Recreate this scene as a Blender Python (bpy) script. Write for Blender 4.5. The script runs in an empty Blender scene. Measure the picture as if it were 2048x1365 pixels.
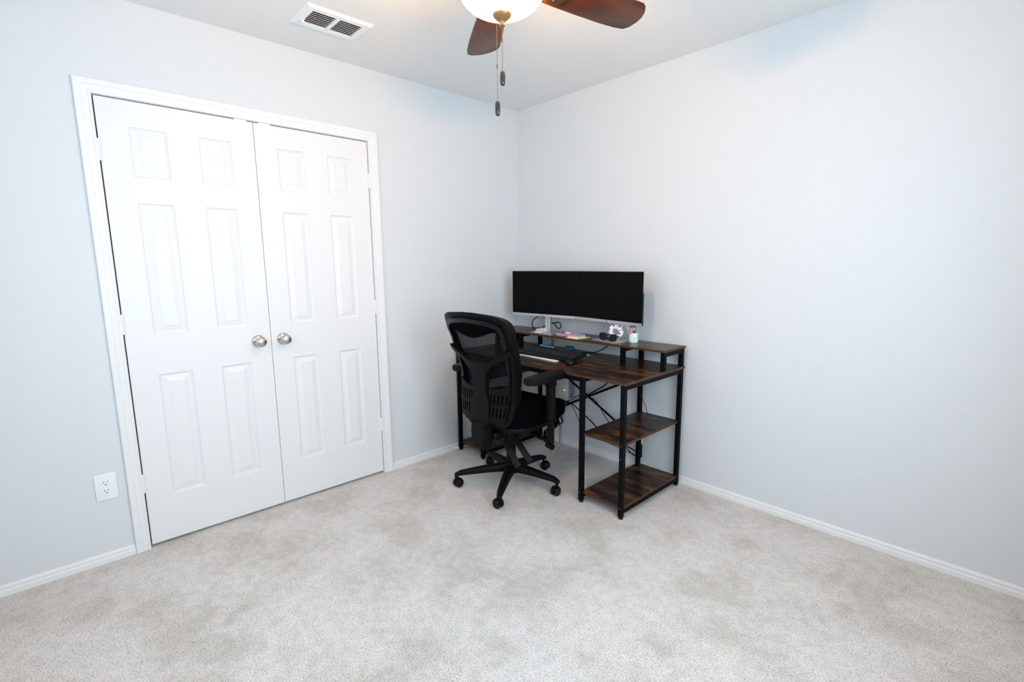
import bpy, bmesh, math, random
from mathutils import Vector, Matrix
random.seed(4)
S = bpy.context.scene
COL = S.collection
R = math.radians

# ------------------------------------------------------------------ camera
YAW, PITCH, ROLL = 2.38898650, -0.155885782, -0.00927412288
CAM = Vector((2.77249155, -2.67337930, 1.32867707))
fw = Vector((math.cos(PITCH)*math.cos(YAW), math.cos(PITCH)*math.sin(YAW), math.sin(PITCH)))
rt = Vector((math.sin(YAW), -math.cos(YAW), 0.0))
up = rt.cross(fw)
r2 = rt*math.cos(ROLL) + up*math.sin(ROLL)
u2 = -rt*math.sin(ROLL) + up*math.cos(ROLL)
cd = bpy.data.cameras.new('camera')
cam = bpy.data.objects.new('camera', cd); COL.objects.link(cam)
m3 = Matrix((r2, u2, -fw)).transposed()
cam.matrix_world = Matrix.Translation(CAM) @ m3.to_4x4()
cd.sensor_width = 36.0; cd.lens = 980.51353/2048*36; cd.clip_start = 0.01
S.camera = cam

# ------------------------------------------------------------------ world, lights, exposure
S.view_settings.view_transform = 'Standard'
S.view_settings.look = 'None'
S.view_settings.gamma = 1.0
S.view_settings.use_curve_mapping = False
S.view_settings.exposure = 0.0
S.cycles.max_bounces = 14
S.cycles.diffuse_bounces = 8
S.cycles.transparent_max_bounces = 24
S.cycles.sample_clamp_indirect = 6.0
w = bpy.data.worlds.new('world'); S.world = w; w.use_nodes = True
bg = w.node_tree.nodes['Background']
bg.inputs[0].default_value = (0.55, 0.75, 1.0, 1); bg.inputs[1].default_value = 1.0

H = 2.446          # ceiling height
RX, RY = 3.06, 3.08  # room size
FAN = Vector((1.53, -1.54, H))

def area(name, loc, rot, sx, sy, energy, color):
    l = bpy.data.lights.new(name, 'AREA'); l.shape = 'RECTANGLE'; l.size = sx; l.size_y = sy
    l.energy = energy; l.color = color
    o = bpy.data.objects.new(name, l); COL.objects.link(o); o.location = loc; o.rotation_euler = rot
    return o
# daylight coming in through the two windows behind the camera
area('window_daylight', (RX+0.10, -1.75, 1.45), (0, R(90), 0), 1.25, 1.45, 50.0, (0.745, 0.882, 1.0))
area('window_daylight', (1.45, -RY-0.10, 1.45), (R(90), 0, 0), 1.45, 1.25, 13.0, (0.66, 0.85, 1.0))
lb = bpy.data.lights.new('fan_bulb', 'POINT'); lb.energy = 60.0; lb.color = (1.0, 0.55, 0.22); lb.shadow_soft_size = 0.03
ob = bpy.data.objects.new('fan_bulb', lb); COL.objects.link(ob); ob.location = (FAN.x, FAN.y, 2.165)

# ------------------------------------------------------------------ materials
MATS = {}
def mat(name, col, rough=0.5, metal=0.0, spec=0.5, coat=0.0):
    m = bpy.data.materials.new(name); m.use_nodes = True
    b = m.node_tree.nodes['Principled BSDF']
    b.inputs['Base Color'].default_value = (*col, 1)
    b.inputs['Roughness'].default_value = rough
    b.inputs['Metallic'].default_value = metal
    b.inputs['Specular IOR Level'].default_value = spec
    b.inputs['Coat Weight'].default_value = coat
    MATS[name] = m
    return m
def N(m, t, **kw):
    n = m.node_tree.nodes.new(t)
    for k, v in kw.items(): setattr(n, k, v)
    return n
def L(m, a, b): m.node_tree.links.new(a, b)
def bsdf(m): return m.node_tree.nodes['Principled BSDF']
def objco(m, scale=(1, 1, 1)):
    tc = N(m, 'ShaderNodeTexCoord'); mp = N(m, 'ShaderNodeMapping'); mp.inputs['Scale'].default_value = scale
    L(m, tc.outputs['Object'], mp.inputs['Vector']); return mp.outputs['Vector']
def noise(m, vec, scale, detail=3, rough=0.55):
    n = N(m, 'ShaderNodeTexNoise'); n.inputs['Scale'].default_value = scale
    n.inputs['Detail'].default_value = detail; n.inputs['Roughness'].default_value = rough
    L(m, vec, n.inputs['Vector']); return n.outputs['Fac']
def ramp(m, fac, stops):
    r = N(m, 'ShaderNodeValToRGB'); e = r.color_ramp.elements
    while len(e) < len(stops): e.new(0.5)
    for i, (p, c) in enumerate(stops): e[i].position = p; e[i].color = (*c, 1)
    L(m, fac, r.inputs[0]); return r.outputs[0]
def bump(m, fac, strength, dist=0.002):
    b = N(m, 'ShaderNodeBump'); b.inputs['Strength'].default_value = strength; b.inputs['Distance'].default_value = dist
    L(m, fac, b.inputs['Height']); L(m, b.outputs[0], bsdf(m).inputs['Normal'])
def mixc(m, a, b, fac, mode='MIX'):
    n = N(m, 'ShaderNodeMix', data_type='RGBA', blend_type=mode)
    for s, v in ((n.inputs[0], fac), (n.inputs[6], a), (n.inputs[7], b)):
        if hasattr(v, 'is_linked') or hasattr(v, 'links'): L(m, v, s)
        elif isinstance(v, (int, float)): s.default_value = v
        else: s.default_value = (*v, 1)
    return n.outputs[2]

M_wall = mat('wall_paint', (0.695, 0.722, 0.738), 0.65, spec=0.15)
bump(M_wall, noise(M_wall, objco(M_wall), 95, 3, 0.5), 0.34, 0.002)
M_ceil = mat('ceiling_paint', (0.80, 0.80, 0.79), 0.8, spec=0.2)
bump(M_ceil, noise(M_ceil, objco(M_ceil), 90, 3, 0.5), 0.2, 0.002)
M_trim = mat('trim_paint', (0.815, 0.82, 0.815), 0.36, spec=0.30)
M_door = mat('door_paint', (0.80, 0.805, 0.805), 0.38, spec=0.30)
v = objco(M_door, (60, 60, 3)); bump(M_door, noise(M_door, v, 4, 4, 0.6), 0.05, 0.001)
M_shade = mat('recess_shade', (0.03, 0.035, 0.05), 0.9)  # near-black navy colour standing in for shade in closet and duct

M_carpet = mat('carpet_pile', (0.6, 0.59, 0.57), 0.95, spec=0.1)
v = objco(M_carpet)
f1 = noise(M_carpet, v, 330, 2, 0.65)
c1 = ramp(M_carpet, f1, [(0.33, (0.24, 0.215, 0.19)), (0.43, (0.65, 0.61, 0.575)), (0.56, (0.895, 0.85, 0.805)), (0.70, (0.985, 0.945, 0.90))])
f2 = noise(M_carpet, v, 3.1, 4, 0.62)
c2 = ramp(M_carpet, f2, [(0.38, (0.83, 0.815, 0.79)), (0.47, (0.93, 0.922, 0.91)), (0.57, (1.0, 1.0, 1.0))])
f3 = noise(M_carpet, v, 24, 3, 0.6)
c3 = ramp(M_carpet, f3, [(0.35, (0.88, 0.88, 0.875)), (0.60, (1.0, 1.0, 1.0))])
f4 = noise(M_carpet, v, 135, 2, 0.6)
c4 = ramp(M_carpet, f4, [(0.34, (0.72, 0.70, 0.68)), (0.46, (0.96, 0.955, 0.95)), (0.6, (1.0, 1.0, 1.0))])
cc = mixc(M_carpet, c1, c2, 1.0, 'MULTIPLY'); cc = mixc(M_carpet, cc, c4, 1.0, 'MULTIPLY'); cc = mixc(M_carpet, cc, c3, 1.0, 'MULTIPLY')
L(M_carpet, cc, bsdf(M_carpet).inputs['Base Color'])
bump(M_carpet, f1, 0.6, 0.003)
bsdf(M_carpet).inputs['Sheen Weight'].default_value = 0.15

def woodmat(name, along, stops, sc=1.0):
    m = mat(name, (0.1, 0.04, 0.02), 0.30, spec=0.20)
    a = [17.0, 17.0, 17.0]; a[along] = 5.0
    v = objco(m, tuple(q*sc for q in a))
    big = noise(m, v, 1.0, 4, 0.62)
    a2 = [90.0, 90.0, 90.0]; a2[along] = 2.2
    v2 = objco(m, tuple(a2)); fine = noise(m, v2, 1.0, 3, 0.6)
    mx = N(m, 'ShaderNodeMath', operation='MULTIPLY_ADD'); mx.inputs[1].default_value = 0.35
    L(m, fine, mx.inputs[0]); 
    sb = N(m, 'ShaderNodeMath', operation='SUBTRACT'); L(m, big, sb.inputs[0]); sb.inputs[1].default_value = 0.175
    L(m, sb.outputs[0], mx.inputs[2])
    c = ramp(m, mx.outputs[0], stops)
    L(m, c, bsdf(m).inputs['Base Color'])
    return m
M_wood = woodmat('rustic_wood', 0, [(0.36, (0.004, 0.003, 0.003)), (0.45, (0.018, 0.009, 0.006)), (0.54, (0.054, 0.023, 0.009)), (0.67, (0.165, 0.063, 0.016))])
M_edge = mat('edge_band', (0.075, 0.034, 0.016), 0.45, spec=0.2)
M_blade = woodmat('blade_wood', 0, [(0.30, (0.045, 0.012, 0.006)), (0.5, (0.085, 0.022, 0.010)), (0.7, (0.14, 0.038, 0.016))], 0.6)
M_frame = mat('black_metal', (0.004, 0.004, 0.005), 0.5, metal=0.0, spec=0.06)
M_plastic = mat('black_plastic', (0.0045, 0.004, 0.004), 0.45, spec=0.11)
bump(M_plastic, noise(M_plastic, objco(M_plastic), 900, 2), 0.1, 0.0005)
M_gloss = mat('glossy_black', (0.003, 0.003, 0.004), 0.22, spec=0.22)
M_fabric = mat('black_fabric', (0.0015, 0.0015, 0.002), 0.95, spec=0.03)
bump(M_fabric, noise(M_fabric, objco(M_fabric), 700, 2), 0.3, 0.001)
M_nickel = mat('brushed_nickel', (0.62, 0.57, 0.51), 0.24, metal=1.0)
M_silver = mat('silver_metal', (0.60, 0.60, 0.61), 0.35, metal=0.75)
M_screen = mat('screen_glass', (0.0030, 0.0032, 0.0035), 0.35, spec=0.06)
M_bezel = mat('bezel_black', (0.004, 0.004, 0.005), 0.4, spec=0.15)
M_white = mat('white_plastic', (0.85, 0.86, 0.86), 0.35)
M_slot = mat('slot_black', (0.01, 0.01, 0.01), 0.6)
M_key = mat('key_plastic', (0.008, 0.010, 0.012), 0.5, spec=0.2)
M_keyb = mat('keyboard_body', (0.008, 0.011, 0.013), 0.45, spec=0.2)
M_print = mat('key_print', (0.8, 0.8, 0.8), 0.5)
M_bronze = mat('fan_bronze', (0.30, 0.17, 0.07), 0.38, metal=0.6)
M_fanbody = mat('fan_body', (0.09, 0.055, 0.04), 0.35, metal=0.6)
M_chain = mat('chain_bronze', (0.30, 0.22, 0.14), 0.35, metal=0.9)
M_knobdark = mat('pull_dark', (0.035, 0.028, 0.024), 0.22, spec=0.6)
M_blue = mat('pen_blue', (0.01, 0.35, 0.75), 0.35)
M_bluebox = mat('packet_blue', (0.015, 0.09, 0.65), 0.4)
M_teal = mat('teal_cloth', (0.01, 0.16, 0.22), 0.8)
M_purple = mat('paper_purple', (0.48, 0.38, 0.72), 0.6)
M_pink = mat('paper_pink', (0.70, 0.30, 0.62), 0.6)
M_sky = mat('paper_sky', (0.16, 0.48, 0.78), 0.6)
M_yellow = mat('paper_yellow', (0.95, 0.60, 0.08), 0.6)
M_paper = mat('paper_white', (0.80, 0.78, 0.76), 0.7)
M_red = mat('wrapper_red', (0.70, 0.03, 0.03), 0.3)
M_maroon = mat('label_maroon', (0.20, 0.008, 0.045), 0.4)
M_labelgrey = mat('label_grey', (0.58, 0.56, 0.58), 0.5)
M_coral = mat('label_coral', (0.75, 0.28, 0.20), 0.5)
M_cord = mat('cord_black', (0.003, 0.003, 0.004), 0.45, spec=0.2)
M_cordw = mat('cord_white', (0.75, 0.77, 0.78), 0.45)
M_cordb = mat('cord_blue', (0.02, 0.10, 0.25), 0.45)
M_strap = mat('strap_tan', (0.28, 0.22, 0.16), 0.7)
M_router = mat('router_shell', (0.60, 0.60, 0.58), 0.45)

M_led = mat('led_yellow', (0.9, 0.8, 0.1), 0.5)
bsdf(M_led).inputs['Emission Color'].default_value = (1.0, 0.85, 0.10, 1); bsdf(M_led).inputs['Emission Strength'].default_value = 2.0

# crumpled clear film
M_film = mat('clear_film', (0.95, 0.93, 0.92), 0.12, spec=0.8)
bsdf(M_film).inputs['Alpha'].default_value = 0.45

# frosted lit glass bowl
M_bowl = bpy.data.materials.new('frosted_bowl'); M_bowl.use_nodes = True
nt = M_bowl.node_tree; nt.nodes.clear()
o_ = nt.nodes.new('ShaderNodeOutputMaterial'); e_ = nt.nodes.new('ShaderNodeEmission'); t_ = nt.nodes.new('ShaderNodeBsdfTransparent'); mx_ = nt.nodes.new('ShaderNodeMixShader')
e_.inputs[0].default_value = (1.0, 0.62, 0.30, 1); e_.inputs[1].default_value = 13.0
mx_.inputs[0].default_value = 0.5
nt.links.new(t_.outputs[0], mx_.inputs[1]); nt.links.new(e_.outputs[0], mx_.inputs[2]); nt.links.new(mx_.outputs[0], o_.inputs[0])

# see-through chair mesh: vertical threads with gaps between them
M_mesh = mat('chair_mesh', (0.005, 0.0045, 0.0045), 0.7, spec=0.08)
v = objco(M_mesh)
sep = N(M_mesh, 'ShaderNodeSeparateXYZ'); L(M_mesh, v, sep.inputs[0])
mm = N(M_mesh, 'ShaderNodeMath', operation='MULTIPLY'); mm.inputs[1].default_value = 1/0.0062*math.pi*2; L(M_mesh, sep.outputs[0], mm.inputs[0])
sn = N(M_mesh, 'ShaderNodeMath', operation='SINE'); L(M_mesh, mm.outputs[0], sn.inputs[0])
mr = N(M_mesh, 'ShaderNodeMapRange'); L(M_mesh, sn.outputs[0], mr.inputs[0])
mr.inputs[1].default_value = -1; mr.inputs[2].default_value = 1; mr.inputs[3].default_value = 0.36; mr.inputs[4].default_value = 0.96
L(M_mesh, mr.outputs[0], bsdf(M_mesh).inputs['Alpha'])

# bottle print: aqua speckles on white
M_bottle = mat('bottle_print', (0.85, 0.86, 0.85), 0.3)
v = objco(M_bottle); f = noise(M_bottle, v, 130, 3)
L(M_bottle, ramp(M_bottle, f, [(0.40, (0.30, 0.68, 0.72)), (0.50, (0.88, 0.90, 0.89)), (1.0, (0.90, 0.90, 0.88))]), bsdf(M_bottle).inputs['Base Color'])
# flowered case
M_floral = mat('floral_print', (0.85, 0.86, 0.88), 0.35)
vo = N(M_floral, 'ShaderNodeTexVoronoi'); vo.inputs['Scale'].default_value = 75; L(M_floral, objco(M_floral), vo.inputs['Vector'])
sh = N(M_floral, 'ShaderNodeSeparateColor'); L(M_floral, vo.outputs['Color'], sh.inputs[0])
pc = ramp(M_floral, sh.outputs[0], [(0.0, (0.70, 0.02, 0.20)), (0.25, (0.85, 0.10, 0.38)), (0.45, (0.10, 0.45, 0.35)), (0.7, (0.05, 0.05, 0.07)), (1.0, (0.80, 0.05, 0.25))])
pc.node.color_ramp.interpolation = 'CONSTANT'
lt = N(M_floral, 'ShaderNodeMath', operation='LESS_THAN'); lt.inputs[1].default_value = 0.42; L(M_floral, vo.outputs['Distance'], lt.inputs[0])
lt2 = N(M_floral, 'ShaderNodeMath', operation='LESS_THAN'); lt2.inputs[1].default_value = 0.75; L(M_floral, sh.outputs[1], lt2.inputs[0])
ml = N(M_floral, 'ShaderNodeMath', operation='MULTIPLY'); L(M_floral, lt.outputs[0], ml.inputs[0]); L(M_floral, lt2.outputs[0], ml.inputs[1])
L(M_floral, mixc(M_floral, (0.86, 0.87, 0.90), pc, ml.outputs[0]), bsdf(M_floral).inputs['Base Color'])

# ------------------------------------------------------------------ mesh helpers
def obj(name, bm, m, parent=None, smooth=35, mats=None):
    me = bpy.data.meshes.new(name)
    bmesh.ops.recalc_face_normals(bm, faces=bm.faces)
    bm.to_mesh(me); bm.free()
    me.materials.append(m)
    for x in (mats or []): me.materials.append(x)
    if smooth:
        me.shade_smooth(); me.set_sharp_from_angle(angle=R(smooth))
    o = bpy.data.objects.new(name, me); COL.objects.link(o)
    if parent is not None: o.parent = parent
    return o
def thing(name, label, cat, loc=(0, 0, 0), rz=0, group=None):
    o = bpy.data.objects.new(name, None); COL.objects.link(o)
    o.location = loc; o.rotation_euler = (0, 0, rz); o.empty_display_size = 0.05
    return tag(o, label, cat, group)
def tag(o, label, cat, group=None):
    o['label'] = label; o['category'] = cat
    if group: o['group'] = group
    return o
def struct(name, bm, m, label=None, smooth=35, mats=None):
    o = obj(name, bm, m, None, smooth, mats); o['kind'] = 'structure'
    if label: o['label'] = label
    return o
def B(): return bmesh.new()
def box(bm, x0, x1, y0, y1, z0, z1, bev=0.0, seg=2, mtx=None, mi=0):
    r = bmesh.ops.create_cube(bm, size=1.0); vs = r['verts']
    M = Matrix.Translation(((x0+x1)/2, (y0+y1)/2, (z0+z1)/2)) @ Matrix.Diagonal((abs(x1-x0), abs(y1-y0), abs(z1-z0), 1))
    bmesh.ops.transform(bm, matrix=M, verts=vs)
    fs = set(f for v_ in vs for f in v_.link_faces)
    if bev > 0:
        es = list(set(e for v_ in vs for e in v_.link_edges))
        rr = bmesh.ops.bevel(bm, geom=es, offset=bev, segments=seg, affect='EDGES', profile=0.5)
        vs = list(set(rr['verts']) | set(v_ for v_ in vs if v_.is_valid))
        fs = set(f for v_ in vs for f in v_.link_faces)
    for f in fs: f.material_index = mi
    if mtx is not None: bmesh.ops.transform(bm, matrix=mtx, verts=vs)
    return bm
def ring_frames(pts, closed=False):
    pts = [Vector(p) for p in pts]; n = len(pts); out = []; prev = None
    for i, p in enumerate(pts):
        if closed: t = pts[(i+1) % n] - pts[i-1]
        else: t = pts[min(i+1, n-1)] - pts[max(i-1, 0)]
        t.normalize()
        if prev is None:
            a = Vector((0, 0, 1)) if abs(t.z) < 0.9 else Vector((1, 0, 0))
            nrm = t.cross(a).normalized()
        else: nrm = (prev - t*prev.dot(t)).normalized()
        prev = nrm; out.append((p, nrm, t.cross(nrm)))
    return out
def tube(bm, pts, r, seg=8, closed=False, flat=1.0, mi=0):
    fr = ring_frames(pts, closed); n = len(fr)
    rs = r if isinstance(r, (list, tuple)) else [r]*n
    rings = []
    for (p, a, b), q in zip(fr, rs):
        rings.append([bm.verts.new(p + a*(math.cos(2*math.pi*k/seg)*q) + b*(math.sin(2*math.pi*k/seg)*q*flat)) for k in range(seg)])
    for i in range(n if closed else n-1):
        A, C = rings[i], rings[(i+1) % n]
        for k in range(seg):
            f = bm.faces.new((A[k], A[(k+1) % seg], C[(k+1) % seg], C[k])); f.material_index = mi
    if not closed:
        bm.faces.new(rings[0][::-1]).material_index = mi; bm.faces.new(rings[-1]).material_index = mi
    return bm
def bez(pts, n=8):
    """smooth curve through points (Catmull-Rom)"""
    P = [Vector(p) for p in pts]; P = [P[0]*2-P[1]] + P + [P[-1]*2-P[-2]]; out = []
    for i in range(1, len(P)-2):
        for k in range(n):
            t = k/n; a, b, c, d = P[i-1], P[i], P[i+1], P[i+2]
            out.append(0.5*((2*b)+(c-a)*t+(2*a-5*b+4*c-d)*t*t+(3*b-a-3*c+d)*t**3))
    out.append(P[-2]); return out
def lathe(bm, prof, seg=32, mtx=None, mi=0):
    rings = []
    vs = []
    for r_, z_ in prof:
        if r_ < 1e-6: ring = [bm.verts.new((0, 0, z_))]
        else: ring = [bm.verts.new((r_*math.cos(2*math.pi*k/seg), r_*math.sin(2*math.pi*k/seg), z_)) for k in range(seg)]
        rings.append(ring); vs += ring
    for A, C in zip(rings, rings[1:]):
        for k in range(seg):
            if len(A) == 1 and len(C) == 1: continue
            if len(A) == 1: f = bm.faces.new((A[0], C[k], C[(k+1) % seg]))
            elif len(C) == 1: f = bm.faces.new((A[k], A[(k+1) % seg], C[0]))
            else: f = bm.faces.new((A[k], A[(k+1) % seg], C[(k+1) % seg], C[k]))
            f.material_index = mi
    if mtx is not None: bmesh.ops.transform(bm, matrix=mtx, verts=vs)
    return bm
def prism(bm, outline, z0, z1, mtx=None, bev=0.0, seg=2, mi=0):
    bot = [bm.verts.new((x, y, z0)) for x, y in outline]; top = [bm.verts.new((x, y, z1)) for x, y in outline]
    n = len(outline); fs = [bm.faces.new(bot[::-1]), bm.faces.new(top)]
    for k in range(n): fs.append(bm.faces.new((bot[k], bot[(k+1) % n], top[(k+1) % n], top[k])))
    vs = bot+top
    if bev > 0:
        es = [e for e in set(e for f in fs[:2] for e in f.edges)]
        rr = bmesh.ops.bevel(bm, geom=es, offset=bev, segments=seg, affect='EDGES', profile=0.5)
        vs = list(set(rr['verts']) | set(v_ for v_ in vs if v_.is_valid))
    for v_ in vs:
        for f in v_.link_faces: f.material_index = mi
    if mtx is not None: bmesh.ops.transform(bm, matrix=mtx, verts=vs)
    return bm
def rrect(w_, h_, r_, n=5):
    out = []
    for cx_, cy_, a0 in ((w_/2-r_, h_/2-r_, 0), (-w_/2+r_, h_/2-r_, 90), (-w_/2+r_, -h_/2+r_, 180), (w_/2-r_, -h_/2+r_, 270)):
        for k in range(n+1):
            a = R(a0+90*k/n); out.append((cx_+r_*math.cos(a), cy_+r_*math.sin(a)))
    return out
def plate(bm, P, f0, f1, mask=None, wrap=False):
    """P[i][j] = (x, z); f0/f1 map (x, z) to the back and front surface"""
    ni, nj = len(P), len(P[0])
    A = [[bm.verts.new(f0(*P[i][j])) for j in range(nj)] for i in range(ni)]
    C = [[bm.verts.new(f1(*P[i][j])) for j in range(nj)] for i in range(ni)]
    ci = ni if wrap else ni-1
    ok = lambda i, j: (wrap or 0 <= i < ci) and 0 <= j < nj-1 and (mask is None or mask(i % ci, j))
    for i in range(ci):
        i2 = (i+1) % ni
        for j in range(nj-1):
            if not ok(i, j): continue
            bm.faces.new((A[i][j], A[i2][j], A[i2][j+1], A[i][j+1]))
            bm.faces.new((C[i][j], C[i][j+1], C[i2][j+1], C[i2][j]))
            if not ok(i, j-1): bm.faces.new((A[i][j], A[i2][j], C[i2][j], C[i][j]))
            if not ok(i, j+1): bm.faces.new((A[i][j+1], A[i2][j+1], C[i2][j+1], C[i][j+1]))
            if not ok(i-1, j): bm.faces.new((A[i][j], A[i][j+1], C[i][j+1], C[i][j]))
            if not ok(i+1, j): bm.faces.new((A[i2][j], A[i2][j+1], C[i2][j+1], C[i2][j]))
    loose = [v_ for v_ in bm.verts if not v_.link_faces]
    bmesh.ops.delete(bm, geom=loose, context='VERTS')
    return bm
def seg_box(bm, p0, p1, w_, h_, bev=0.0, upv=(0, 0, 1), mi=0):
    """bar of section w_ x h_ from p0 to p1"""
    p0, p1 = Vector(p0), Vector(p1); d = p1-p0; l = d.length; d.normalize()
    u = Vector(upv); s_ = d.cross(u)
    if s_.length < 1e-4: s_ = d.cross(Vector((1, 0, 0)))
    s_.normalize(); u = s_.cross(d)
    M = Matrix((s_, d, u)).transposed().to_4x4(); M.translation = (p0+p1)/2
    return box(bm, -w_/2, w_/2, -l/2, l/2, -h_/2, h_/2, bev, 2, M, mi)

# ------------------------------------------------------------------ the room
WT = 0.12
bm = B(); box(bm, -0.8, RX+WT, -RY-WT, WT, -0.1, 0.0); struct('floor', bm, M_carpet, 'light grey and beige speckled cut pile carpet', 0)
bm = B(); box(bm, -0.8, RX+WT, -RY-WT, WT, H, H+0.1); struct('ceiling', bm, M_ceil, 'white textured ceiling', 0)
YL, YR = -2.45241, -1.22904         # closet door pair
ZT, ZB = 2.04, 0.014
JG = 0.0050                          # gap between slab and jamb
oy0, oy1, oz = YL-JG-0.018, YR+JG+0.018, ZT+JG+0.018   # rough opening
bm = B()
box(bm, -WT, 0, -RY, oy0, 0, H); box(bm, -WT, 0, oy1, 0, 0, H); box(bm, -WT, 0, oy0, oy1, oz, H)
struct('wall_left', bm, M_wall, 'pale grey wall with the closet doors', 0)
bm = B(); box(bm, -WT, RX+WT, 0, WT, 0, H); struct('wall_right', bm, M_wall, 'pale grey wall behind the desk', 0)
bm = B()   # wall with window, behind the camera on the right
box(bm, RX, RX+WT, -RY-WT, -2.48, 0, H); box(bm, RX, RX+WT, -1.02, 0, 0, H)
box(bm, RX, RX+WT, -2.48, -1.02, 0, 0.82); box(bm, RX, RX+WT, -2.48, -1.02, 2.08, H)
struct('wall_rear', bm, M_wall, None, 0)
bm = B()
box(bm, -WT, 0.72, -RY-WT, -RY, 0, H); box(bm, 2.18, RX, -RY-WT, -RY, 0, H)
box(bm, 0.72, 2.18, -RY-WT, -RY, 0, 0.82); box(bm, 0.72, 2.18, -RY-WT, -RY, 2.08, H)
struct('wall_front', bm, M_wall, None, 0)
bm = B()
box(bm, -0.78, -0.76, oy0-0.1, oy1+0.1, 0, H); box(bm, -0.76, -WT, oy0-0.1, oy0-0.08, 0, H); box(bm, -0.76, -WT, oy1+0.08, oy1+0.1, 0, H)
struct('wall_closet', bm, M_shade, None, 0)  # closet walls coloured dark so the door gaps read as shaded
# window frames behind the camera
for k, (a, b) in enumerate((((RX+0.02, RX+0.07), (-2.48, -1.02)), ((0.72, 2.18), (-RY-0.07, -RY-0.02)))):
    bm = B()
    if k == 0:
        x0, x1 = a; y0, y1 = b
        for yy in (y0, y1-0.05, (y0+y1)/2-0.02): box(bm, x0, x1, yy, yy+(0.05 if yy in (y0, y1-0.05) else 0.04), 0.82, 2.08, 0.003)
        for zz in (0.82, 2.03, 1.43): box(bm, x0, x1, y0+0.05, y1-0.05, zz, zz+0.05, 0.003)
    else:
        x0, x1 = a; y0, y1 = b
        for xx in (x0, x1-0.05, (x0+x1)/2-0.02): box(bm, xx, xx+(0.05 if xx in (x0, x1-0.05) else 0.04), y0, y1, 0.82, 2.08, 0.003)
        for zz in (0.82, 2.03, 1.43): box(bm, x0+0.05, x1-0.05, y0, y1, zz, zz+0.05, 0.003)
    struct('window_%d' % (k+1), bm, M_trim)

# baseboards: stepped profile (distance from the wall, height)
BP = [(0.0, 0.0), (0.0125, 0.0), (0.0125, 0.021), (0.0095, 0.025), (0.0078, 0.0275), (0.0092, 0.031), (0.0098, 0.036), (0.0075, 0.041), (0.004, 0.0445), (0.0, 0.046)]
def base_strip(bm, a, b, nrm):
    a, b, nrm = Vector(a), Vector(b), Vector(nrm)
    A = [bm.verts.new(a+nrm*d+Vector((0, 0, z_))) for d, z_ in BP]; C = [bm.verts.new(b+nrm*d+Vector((0, 0, z_))) for d, z_ in BP]
    n = len(BP)
    for k in range(n): bm.faces.new((A[k], A[(k+1) % n], C[(k+1) % n], C[k]))
    bm.faces.new(A); bm.faces.new(C[::-1])
cin, cout = 0.006, 0.0625
bm = B(); base_strip(bm, (0, -RY, 0), (0, YL-cout-0.001, 0), (1, 0, 0)); base_strip(bm, (0, YR+cout+0.001, 0), (0, 0, 0), (1, 0, 0))
struct('baseboard_left', bm, M_trim, None, 25)
bm = B(); base_strip(bm, (0.0126, 0, 0), (RX, 0, 0), (0, -1, 0)); struct('baseboard_right', bm, M_trim, None, 25)
bm = B(); base_strip(bm, (RX, -RY, 0), (RX, -0.0126, 0), (-1, 0, 0)); struct('baseboard_rear', bm, M_trim, None, 25)

# closet casing: profile (distance outward from the inner edge, height off the wall) swept round three sides
CP = [(0, 0), (0, 0.0085), (0.002, 0.0105), (0.010, 0.011), (0.012, 0.0088), (0.016, 0.0088), (0.026, 0.0125), (0.032, 0.0125), (0.034, 0.0150), (0.046, 0.0178), (0.053, 0.0175), (0.0565, 0.0150), (0.0565, 0)]
iy0, iy1, iz = YL-cin, YR+cin, ZT+cin
bm = B(); sect = []
for d, h in CP:
    sect.append([(h, iy0-d, 0.0), (h, iy0-d, iz+d), (h, iy1+d, iz+d), (h, iy1+d, 0.0)])
V = [[bm.verts.new(p) for p in row] for row in sect]
n = len(V)
for k in range(n):
    for s_ in range(3): bm.faces.new((V[k][s_], V[k][s_+1], V[(k+1) % n][s_+1], V[(k+1) % n][s_]))
bm.faces.new([V[k][0] for k in range(n)]); bm.faces.new([V[k][3] for k in range(n)][::-1])
# jamb boards
box(bm, -WT, 0, oy0, YL-JG, 0, oz); box(bm, -WT, 0, YR+JG, oy1, 0, oz); box(bm, -WT, 0, YL-JG, YR+JG, ZT+JG, oz)
struct('trim_1', bm, M_trim, 'white moulded casing around the closet doors', 25)

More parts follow.
